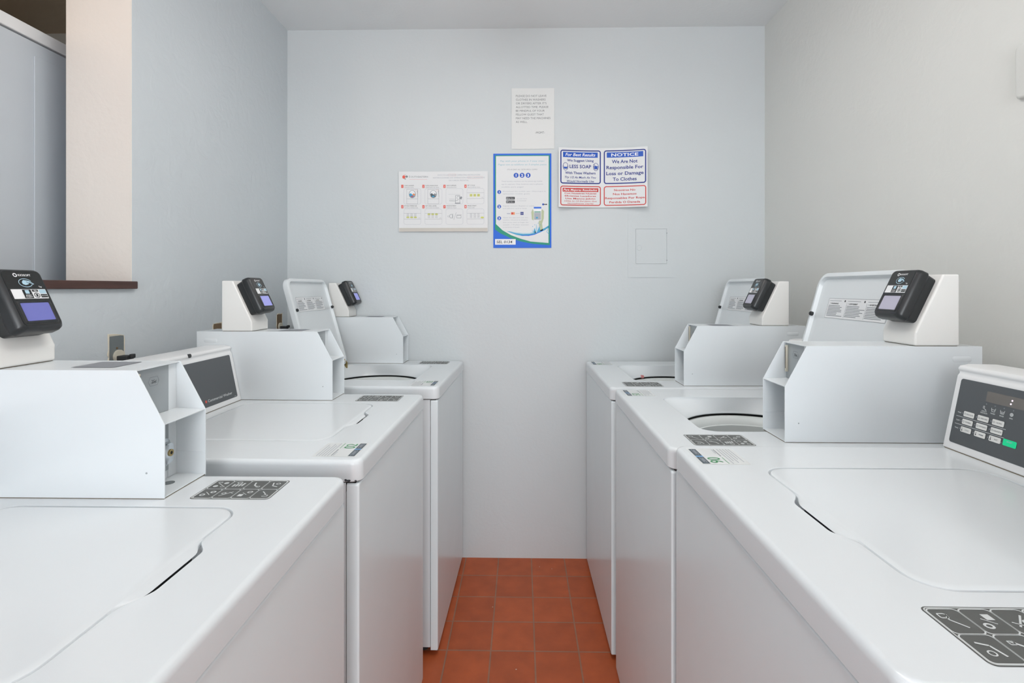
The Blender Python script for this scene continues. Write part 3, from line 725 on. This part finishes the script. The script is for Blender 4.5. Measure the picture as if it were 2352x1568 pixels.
for s, v, h, wd, bo, sh in (('Con Nuestras Nuevas', -.0785, .0068, .154, .02, 0), ('Eficientes Lavadoras', -.0910, .0068, .150, .02, 0), ('Usa Menos Jabón', -.1035, .0072, .144, .02, 0), ('Utiliza La 1/2 Del Jabón Que', -.1150, .0062, .156, .01, .25), ('Normalmente Usarías', -.1262, .0062, .126, .01, .25)):
    P.text(s, cL, v, h, RED, width=wd, bold=bo, shear=sh)
for s, v, wd in (('Nosotros No', -.0640, .098), ('Nos Hacemos', -.0830, .108), ('Responsables Por Ropa', -.1020, .182), ('Perdida O Danada', -.1215, .142)):
    P.text(s, cR, v, .0098, RED, width=wd, bold=.018)
for u, kind in ((-.176, 0), (-.030, 1)):
    P.circ(u, .052, .0135, .0190, .0020, NAVY, 2)
    P.line([(u - .010, .056), (u - .007, .042), (u + .007, .042), (u + .010, .056)], .0018, NAVY, 2)
    P.face([(u - .008, .050 + kind * .006), (u - .006, .042), (u + .006, .042), (u + .008, .050 + kind * .006)], BLUE, 2)
    if kind: P.line([(u - .010, .065), (u + .010, .039)], .0020, NAVY, 3)
P.done('lettering', o)

# phone payment poster
fn, bm, loc = sheet('p', -.136, .143, 1.490, 1.943)
o = thing('payment_poster', 'tall blue and green bordered poster about paying by phone, labelled SEL 0134', 'poster', loc)
build('sheet', bm, BLUE2, o)
P = Print(fn, .0003); hu, hv = .1395, .2265
P.grid(-hu + .008, hu - .008, -hv + .004, hv - .008, TEAL, 1)
P.face([(-hu + .013, -.112), (-hu + .045, -.142), (-hu + .085, -.165), (-hu + .13, -.182), (-.01 + .05, -.196), (hu - .014, -.203), (hu - .013, hv - .012), (-hu + .013, hv - .012)], PAPER, 2)
P.face([(-hu + .0, -.132), (-hu + .035, -.157), (-hu + .080, -.178), (-hu + .13, -.195), (-hu + .19, -.207), (hu - .0, -.214), (hu, -hv), (-hu, -hv)], BLUE2, 2)
def wave(pts, m, lay):     # pts: (u, v centre, half thickness)
    for (a0, b0, t0), (a1, b1, t1) in zip(pts, pts[1:]):
        P.face([(a0, b0 - t0 - 1e-5), (a1, b1 - t1 - 1e-5), (a1, b1 + t1 + 1e-5), (a0, b0 + t0 + 1e-5)], m, lay)
wave([(-.075, -.146, .000), (-.055, -.151, .003), (-.030, -.158, .005), (.0, -.163, .006), (.030, -.162, .006), (.060, -.156, .006), (.090, -.145, .005), (.110, -.135, .005), (.126, -.124, .005)], CYAN, 3)
wave([(-.060, -.149, .000), (-.030, -.154, .002), (.005, -.158, .0025), (.040, -.157, .002), (.070, -.149, .001)], LCYAN, 4)
wave([(-.010, -.166, .001), (.030, -.167, .002), (.060, -.161, .002), (.100, -.143, .001)], BLUE2, 4)
P.line([(.126, -.124), (.118, -.150), (.127, -.160)], .002, CYAN, 3)
P.face([(.052, -.155), (.058, -.130), (.066, -.155)], CYAN, 5); P.face([(.060, -.155), (.068, -.110), (.076, -.152)], LCYAN, 5); P.face([(.070, -.153), (.082, -.122), (.086, -.148)], CYAN, 6); P.face([(.048, -.156), (.047, -.136), (.056, -.156)], LCYAN, 6)
for u_, v_ in ((.050, -.124), (.060, -.116), (.076, -.108), (.086, -.116)): P.disc(u_, v_, .0016, .0020, CYAN, 5, 8)
P.face([(.084, -.146), (.078, -.105), (.090, -.060), (.094, -.040), (.104, -.050), (.103, -.085), (.095, -.110), (.099, -.143)], SKINP, 3)
P.face([(.046, -.090), (.043, -.055), (.050, -.040), (.056, -.055), (.055, -.095)], SKINP, 6)
P.rr(.055, .091, -.095, -.030, .002, PRW, 5); P.grid(.055, .091, -.038, -.030, BLUE2, 6); P.grid(.058, .088, -.056, -.052, TEAL, 6); P.grid(.057, .089, -.092, -.058, INKLG, 6); P.grid(.066, .074, -.086, -.078, CYAN, 7)
PT = mat('poster_title_ink', (150, 196, 208), .6)
P.text('Pay with your phone in 3 easy steps', 0, .187, .0082, PT, width=.212, lay=3, shear=.15)
P.text('Pague con su teléfono en 3 simples pasos', 0, .170, .0082, PT, width=.232, lay=3, shear=.15)
P.text("IT'S AS EASY AS / ESTÁ FÁCIL COMO", 0, .147, .0058, INKG, width=.144, lay=3)
for i, u in enumerate((-.030, -.001, .028)): P.disc(u, .122, .0118, .0118, BLUE, 3, 26); P.text(str(i + 1), u, .1155, .0130, PRW, lay=4, bold=.04)
for s, v, wd in (('These laundry machines use the phone app mobile', .091, .196), ('app for payment / Estas lavadoras usan la aplicación', .077, .200), ('mobile para pagar', .064, .108)):
    P.text(s, -.100, v, .0052, INKLG, width=wd, lay=3, align='L')
for i, (v, ls) in enumerate(((.042, ('Download the mobile app / Descargue la', 'aplicación mobile gratis')), (-.028, ('Register account / Registre su cuenta', 'and add your card or funds')), (-.084, ('Open the app and scan the', 'machine / Escanee la máquina', 'then press start to begin the', 'wash / Pulse iniciar', 'y comience el lavado')))):
    P.disc(-.111, v, .0092, .0092, BLUE, 3, 22); P.text(str(i + 1), -.111, v - .0052, .0104, PRW, lay=4, bold=.04)
    for j, s in enumerate(ls): P.text(s, -.093, v + .001 - j * (.0115 if i == 2 else .012), .0045, INKLG, width=(.205, .130, .120, .118, .122, .125, .08)[(0 if i == 0 else 2) + j] if i != 1 else (.150, .115)[j], lay=3, align='L')
for v, s in ((.0120, 'App Store'), (-.0055, 'Play Store')): P.rr(-.078, -.036, v - .0060, v + .0065, .002, INK, 3); P.text(s, -.055, v - .0022, .0050, PRW, width=.028, lay=4); P.disc(-.073, v, .0025, .003, PRW, 4, 8)
P.text('or scan here', -.026, .008, .0042, INKLG, width=.048, lay=3, align='L'); P.text('to download', -.026, -.002, .0042, INKLG, width=.044, lay=3, align='L')
P.text('VISA', -.066, -.064, .0048, NAVY, width=.016, lay=3, shear=.2); P.grid(-.054, -.036, -.067, -.055, ORANGE, 3); P.disc(-.048, -.061, .005, .005, RED, 4, 14); P.text('DISCOVER', -.022, -.063, .0036, INKG, width=.018, lay=3); P.grid(-.009, .006, -.068, -.054, NAVY, 3); P.text('AMEX', -.0015, -.063, .0036, PRW, width=.012, lay=4)
P.disc(.100, -.018, .005, .005, BLUE, 3, 14); P.grid(.102, .116, -.0200, -.0160, INK, 3); P.disc(.116, -.018, .003, .003, INK, 3, 10)
P.grid(-.131, -.032, -.211, -.184, PRW, 6); P.text('SEL 0134', -.124, -.204, .0130, mat('marker_ink', (28, 30, 34), .5), width=.076, lay=7, align='L', shear=.12, bold=.01)
P.done('lettering', o)

# washer instruction poster
fn, bm, loc = sheet('w', -.5905, -.162, 1.568, 1.858, bend=lambda u: .002 + .004 * u * u)
o = thing('instruction_poster', 'wide white instruction poster with eight picture steps numbered on red squares', 'poster', loc)
build('sheet', bm, PAPER, o)
P = Print(fn, .0003); hu, hv = .214, .145
P.grid(-hu + .001, hu - .001, -hv + .001, -hv + .018, SAND, 1)
P.disc(-.160, hv - .0250, .0085, .0085, CORAL, 1); P.circ(-.1865, hv - .0235, .0100, .0060, .0022, CORAL, 1); P.disc(-.1915, hv - .025, .0068, .0068, CORAL, 2)
P.disc(-.180, hv - .0235, .0070, .0055, OUTGREY, 3); P.disc(-.184, hv - .0335, .0035, .0022, OUTGREY, 3)
P.bm.free(); P = Print(fn, .0003)
P.grid(-hu + .001, hu - .001, -hv + .001, -hv + .018, SAND, 1)
P.disc(-.1905, hv - .0265, .0072, .0080, CORAL, 1); P.disc(-.1770, hv - .0245, .0062, .0050, OUTGREY, 2); P.disc(-.1840, hv - .0360, .0040, .0022, OUTGREY, 2); P.circ(-.186, hv - .0185, .0065, .0025, .0012, CORAL, 2, 12, 20, 160)
P.text('S', -.1650, hv - .0290, .0098, INKG, lay=1, align='L'); P.text('OUTHEASTERN', -.1565, hv - .0290, .0078, INKG, width=.082, lay=1, align='L'); P.grid(-.1640, -.079, hv - .0385, hv - .0370, PINK, 1)
for s, u, v, wd in (('HOW-TO-USE WASHER OPERATING INSTRUCTIONS', .075, hv - .0200, .205), ('INSTRUCCIONES DE OPERACIÓN PARA LAVADORAS', .075, hv - .0330, .250), ('DE CARGA FRONTAL', .075, hv - .0460, .095)): P.text(s, u, v, .0060, INKLG, width=wd, lay=1)
P.frame(.026, .060, hv - .0225, hv - .0115, .001, .0007, PINK, 1); P.frame(.118, .190, hv - .0355, hv - .0245, .001, .0007, PINK, 1)
steps = (('LOAD LAUNDRY', 'CARGUE LA ROPA'), ('CLOSE LOADING DOOR', 'CIERRE PUERTA DE CARGA'), ('ADD SUPPLIES', 'AÑADA PRODUCTOS'), ('SET CYCLE', 'SELECCIONE EL CICLO'), ('SET WASH TEMPERATURE', 'AJUSTE LA TEMPERATURA'), ('SET SOIL LEVEL', 'ELIJA EL NIVEL DE SUCIEDAD'), ('MAKE PAYMENT', 'INSERTE EL PAGO'), ('PRESS START', 'PULSE START'))
for k, (s1, s2) in enumerate(steps):
    c_ = k % 4; r_ = k // 4; u0 = -.203 + c_ * .1015; v1 = .078 - r_ * .098
    P.grid(u0, u0 + .0105, v1 - .012, v1 + .003, CORAL, 1); P.text(str(k + 1), u0 + .0052, v1 - .0085, .0080, PRW, lay=2)
    P.text(s1, u0 + .0150, v1 - .003, .0052, INK, width=min(.060, .0039 * len(s1)), align='L', lay=1); P.text(s2, u0 + .0150, v1 - .0115, .0040, INKG, width=min(.066, .0032 * len(s2)), align='L', lay=1)
    bx, by = u0 + .012, v1 - .090
    P.frame(bx, bx + .083, by, by + .075, .010, .0007, INKLG, 1)
    if k in (0, 1):
        P.frame(bx + .014, bx + .068, by + .001, by + .072, .001, .0008, INKG, 1); P.line([(bx + .014, by + .026), (bx + .068, by + .026)], .0008, INKG, 1)
        P.disc(bx + .041, by + .048, .0165, .0190, INKG, 1); P.disc(bx + .041, by + .049, .0140, .0165, PRW, 2)
        P.face([(bx + .027, by + .048), (bx + .034, by + .053), (bx + .041, by + .046), (bx + .048, by + .052), (bx + .055, by + .048), (bx + .051, by + .036), (bx + .041, by + .0325), (bx + .031, by + .036)], CYAN if k == 0 else STRIP, 3)
        P.face([(bx + .041, by + .046), (bx + .048, by + .052), (bx + .055, by + .048), (bx + .051, by + .038)], ORANGE if k == 0 else INKG, 4); P.face([(bx + .033, by + .038), (bx + .041, by + .0335), (bx + .048, by + .037), (bx + .041, by + .041)], RED if k == 0 else CYAN, 4)
        P.frame(bx + .056, bx + .066, by + .063, by + .070, .001, .0008, PINK, 1); P.line([(bx + .066, by + .066), (bx + .068, by + .034)], .0016, INKG, 2)
    elif k == 2:
        P.line([(bx + .012, by + .047), (bx + .070, by + .047)], .0007, INKLG, 1); P.line([(bx + .016, by + .016), (bx + .045, by + .015), (bx + .058, by + .018)], .0016, INKG, 1); P.line([(bx + .016, by + .024), (bx + .045, by + .023)], .0008, INKG, 1)
        P.frame(bx + .046, bx + .068, by + .004, by + .042, .001, .0016, INKG, 1); P.circ(bx + .060, by + .030, .007, .009, .0012, INKG, 1); P.face([(bx + .066, by + .028), (bx + .073, by + .038), (bx + .079, by + .032), (bx + .074, by + .021)], INKG, 1); P.grid(bx + .044, bx + .070, by + .002, by + .006, INKG, 2)
    elif k == 6:
        P.line([(bx + .050, by + .058), (bx + .038, by + .022)], .0010, INKG, 1); P.circ(bx + .026, by + .040, .009, .010, .0016, INKG, 1); P.circ(bx + .012, by + .039, .004, .004, .0008, INKG, 1); P.line([(bx + .034, by + .052), (bx + .030, by + .040), (bx + .034, by + .028)], .0012, INKG, 1); P.frame(bx + .052, bx + .074, by + .030, by + .044, .002, .0014, INKG, 1); P.line([(bx + .050, by + .046), (bx + .076, by + .047)], .0010, INKG, 1)
    else:
        P.grid(bx + .001, bx + .082, by + .0535, by + .0543, INKG, 1); P.grid(bx + .001, bx + .082, by + .0255, by + .0263, INKG, 1)
        for q in range(3):
            for w_ in range(3):
                uu = bx + .020 + q * .018; vv = by + .0495 - w_ * .0075
                if k == 3:
                    if w_ == 1: P.grid(uu - .0060, uu + .0060, vv - .006, vv + .006, LIME, 1); P.frame(uu - .004, uu + .004, vv - .003, vv + .003, .001, .0007, INKG, 2)
                    continue
                hot = (k == 4 and w_ == 2) or (k == 5 and w_ == 0)
                if hot: P.disc(uu, vv, .0075, .0040, LIME, 1)
                P.frame(uu - .0045, uu + .0045, vv - .0024, vv + .0024, .001, .0007, INKG, 2)
        if k == 7: P.disc(bx + .074, by + .033, .0085, .0045, LIME, 1)
        P.text('START', bx + .075, by + .030, .0028, INKG, width=.009, lay=2)
P.text('www.laundry.com', -.145, -hv + .007, .0036, INKG, width=.050, lay=2)
P.disc(-.0475, -hv + .0095, .0052, .0055, INK, 2, 16); P.text('i', -.0475, -hv + .006, .0065, PRW, lay=3, bold=.02); P.text('CUSTOMER SERVICE', -.039, -hv + .0085, .0030, INKG, width=.034, lay=2, align='L'); P.text('24 HOURS', .004, -hv + .0085, .0030, INKG, width=.022, lay=2, align='L')
P.done('lettering', o)

# ------------------------------------------------------------------ wall fittings
o = thing('access_panel', 'square access panel painted like the back wall, below the red and blue notice', 'access panel', (.623, YB, 1.50))
def fpanel(bm, x0, x1, z0, z1, y0, y1, hx0, hx1, hz0, hz1):
    for a_ in ((x0, hx0, z0, z1), (hx1, x1, z0, z1), (hx0, hx1, z0, hz0), (hx0, hx1, hz1, z1)): box(bm, a_[0], a_[1], y0, y1, a_[2], a_[3])
bm = B(); fpanel(bm, -.114, .114, -.152, .154, -.0022, 0, -.078, .071, -.088, .081); build('frame', bm, wall_m, o)
bm = B(); box(bm, -.0765, .0695, -.0030, -.0002, -.0865, .0795); dr = build('door', bm, wall_m, o, bevel=.0008, seg=2)
bm = B()
N = 20; rs = [ring(bm, [(-.060 + r_ * math.cos(2 * PI * i / N), y_, -.010 + r_ * 1.15 * math.sin(2 * PI * i / N)) for i in range(N)]) for r_, y_ in ((.0125, -.003), (.0120, -.0045), (.0105, -.0045), (.0100, -.0030))]
for p_, q_ in zip(rs, rs[1:]): bridge(bm, p_, q_)
build('latch', bm, wall_m, dr)
bm = B()
for z_ in (.060, -.070): cyl(bm, (.071, -.0022, z_), (0, -1, 0), .0022, .001, 10)
build('screw', bm, INKG, o)
for x_, z_ in ((-.098, .095), (.095, .095), (-.098, -.105), (.095, -.105)):
    bm = B(); cyl(bm, (x_, -.0020, z_), (0, -1, 0), .0035, .0010, 12); build('screw', bm, wall_m, o)

o = thing('cover_plate', 'blank rounded cover plate painted like the right wall, at the right edge', 'cover plate', (XR, 1.140, 1.797))
bm = B(); rs = [ring(bm, [(-x_, y_, z_) for y_, z_ in rrect(-.075 + i_, .075 - i_, -.063 + i_, .063 - i_, .010, 5)]) for x_, i_ in ((0, 0), (.010, 0), (.014, .003), (.015, .006))]
for p_, q_ in zip(rs, rs[1:]): bridge(bm, p_, q_)
bm.faces.new(rs[-1]); build('plate', bm, wall_r, o, angle=40)

def outlet(yc, ztop, wy, h, label, plug, mm):
    o = thing('outlet_box', label, 'outlet box', (XL, yc, ztop - h / 2))
    rnd = random.Random(int(yc * 100))
    bm = B(); N = 28
    base = resample(rrect(-wy / 2, wy / 2, -h / 2, h / 2, .004, 3), (0, 0), N)
    jit = [(1 + rnd.uniform(-.04, .16)) for _ in range(N)]
    a_ = ring(bm, [(.0002, y_ * j * 1.10, z_ * j) for (y_, z_), j in zip(base, jit)]); b_ = ring(bm, [(.0022, y_ * (j * .6 + .46), z_ * (j * .6 + .42)) for (y_, z_), j in zip(base, jit)]); c_ = ring(bm, [(.0010, y_ * .96, z_ * .96) for (y_, z_) in base])
    bridge(bm, a_, b_); bridge(bm, b_, c_); build('torn_edge', bm, OUTBEIGE, o, flat=True)
    bm = B(); box(bm, -.0005, .0015, -wy / 2 * .98, wy / 2 * .98, -h / 2 * .98, h / 2 * .98); build('box_face', bm, mm, o)
    bm = B(); cyl(bm, (.0015, 0, h * .16), (1, 0, 0), .003, .0015, 10); build('screw', bm, RUST, o)
    if plug:
        bm = B(); cyl(bm, (.0015, .004, -h * .06), (1, 0, 0), .018, .006, 24); build('grommet', bm, CREAMPL, o)
        bm = B(); box(bm, .006, .036, -.008, .020, -h * .06 - .012, -h * .06 + .002); box(bm, .034, .044, .002, .016, -h * .06 - .006, -h * .06 + .006); build('plug', bm, RUBBER, o, bevel=.003)
    return o
outlet(1.418, 1.166, .052, .105, 'grey outlet box with a black plug on the left wall behind the front left washer', True, OUTGREY)
outlet(1.895, 1.166, .052, .060, 'small rusty outlet hole on the left wall, left of the middle left card reader', False, RUST)
outlet(2.385, 1.176, .050, .105, 'brownish outlet box with a black plug near the back left corner', True, RUST)

# ceiling lamp over the aisle, and an unseen fill lamp added behind the camera
def lamp(y, label, es):
    o = thing('ceiling_lamp', label, 'ceiling lamp', (0, y, ZC))
    bm = B(); box(bm, -.035, .035, -.60, .60, -.150, -.130); build('housing', bm, WPLAST, o, bevel=.004)
    for yy in (-.4, .4):
        bm = B(); cyl(bm, (0, yy, -.132), (0, 0, 1), .008, .132, 12); build('stem', bm, WPLAST, o)
    bm = B(); prism_x(bm, [(-.60, -.150), (.60, -.150), (.60, -.205), (-.60, -.205)], -.145, .145); build('diffuser', bm, mat('lamp_diffuser_%d' % (es * 10), (250, 250, 248), .5, emit=(255, 253, 248), es=es), o, bevel=.02)
lamp(1.05, 'hanging white fluorescent lamp above the aisle between the machines', 4.7)
lamp(-2.45, 'added unseen hanging fill lamp nearest the doorway', 3.6)
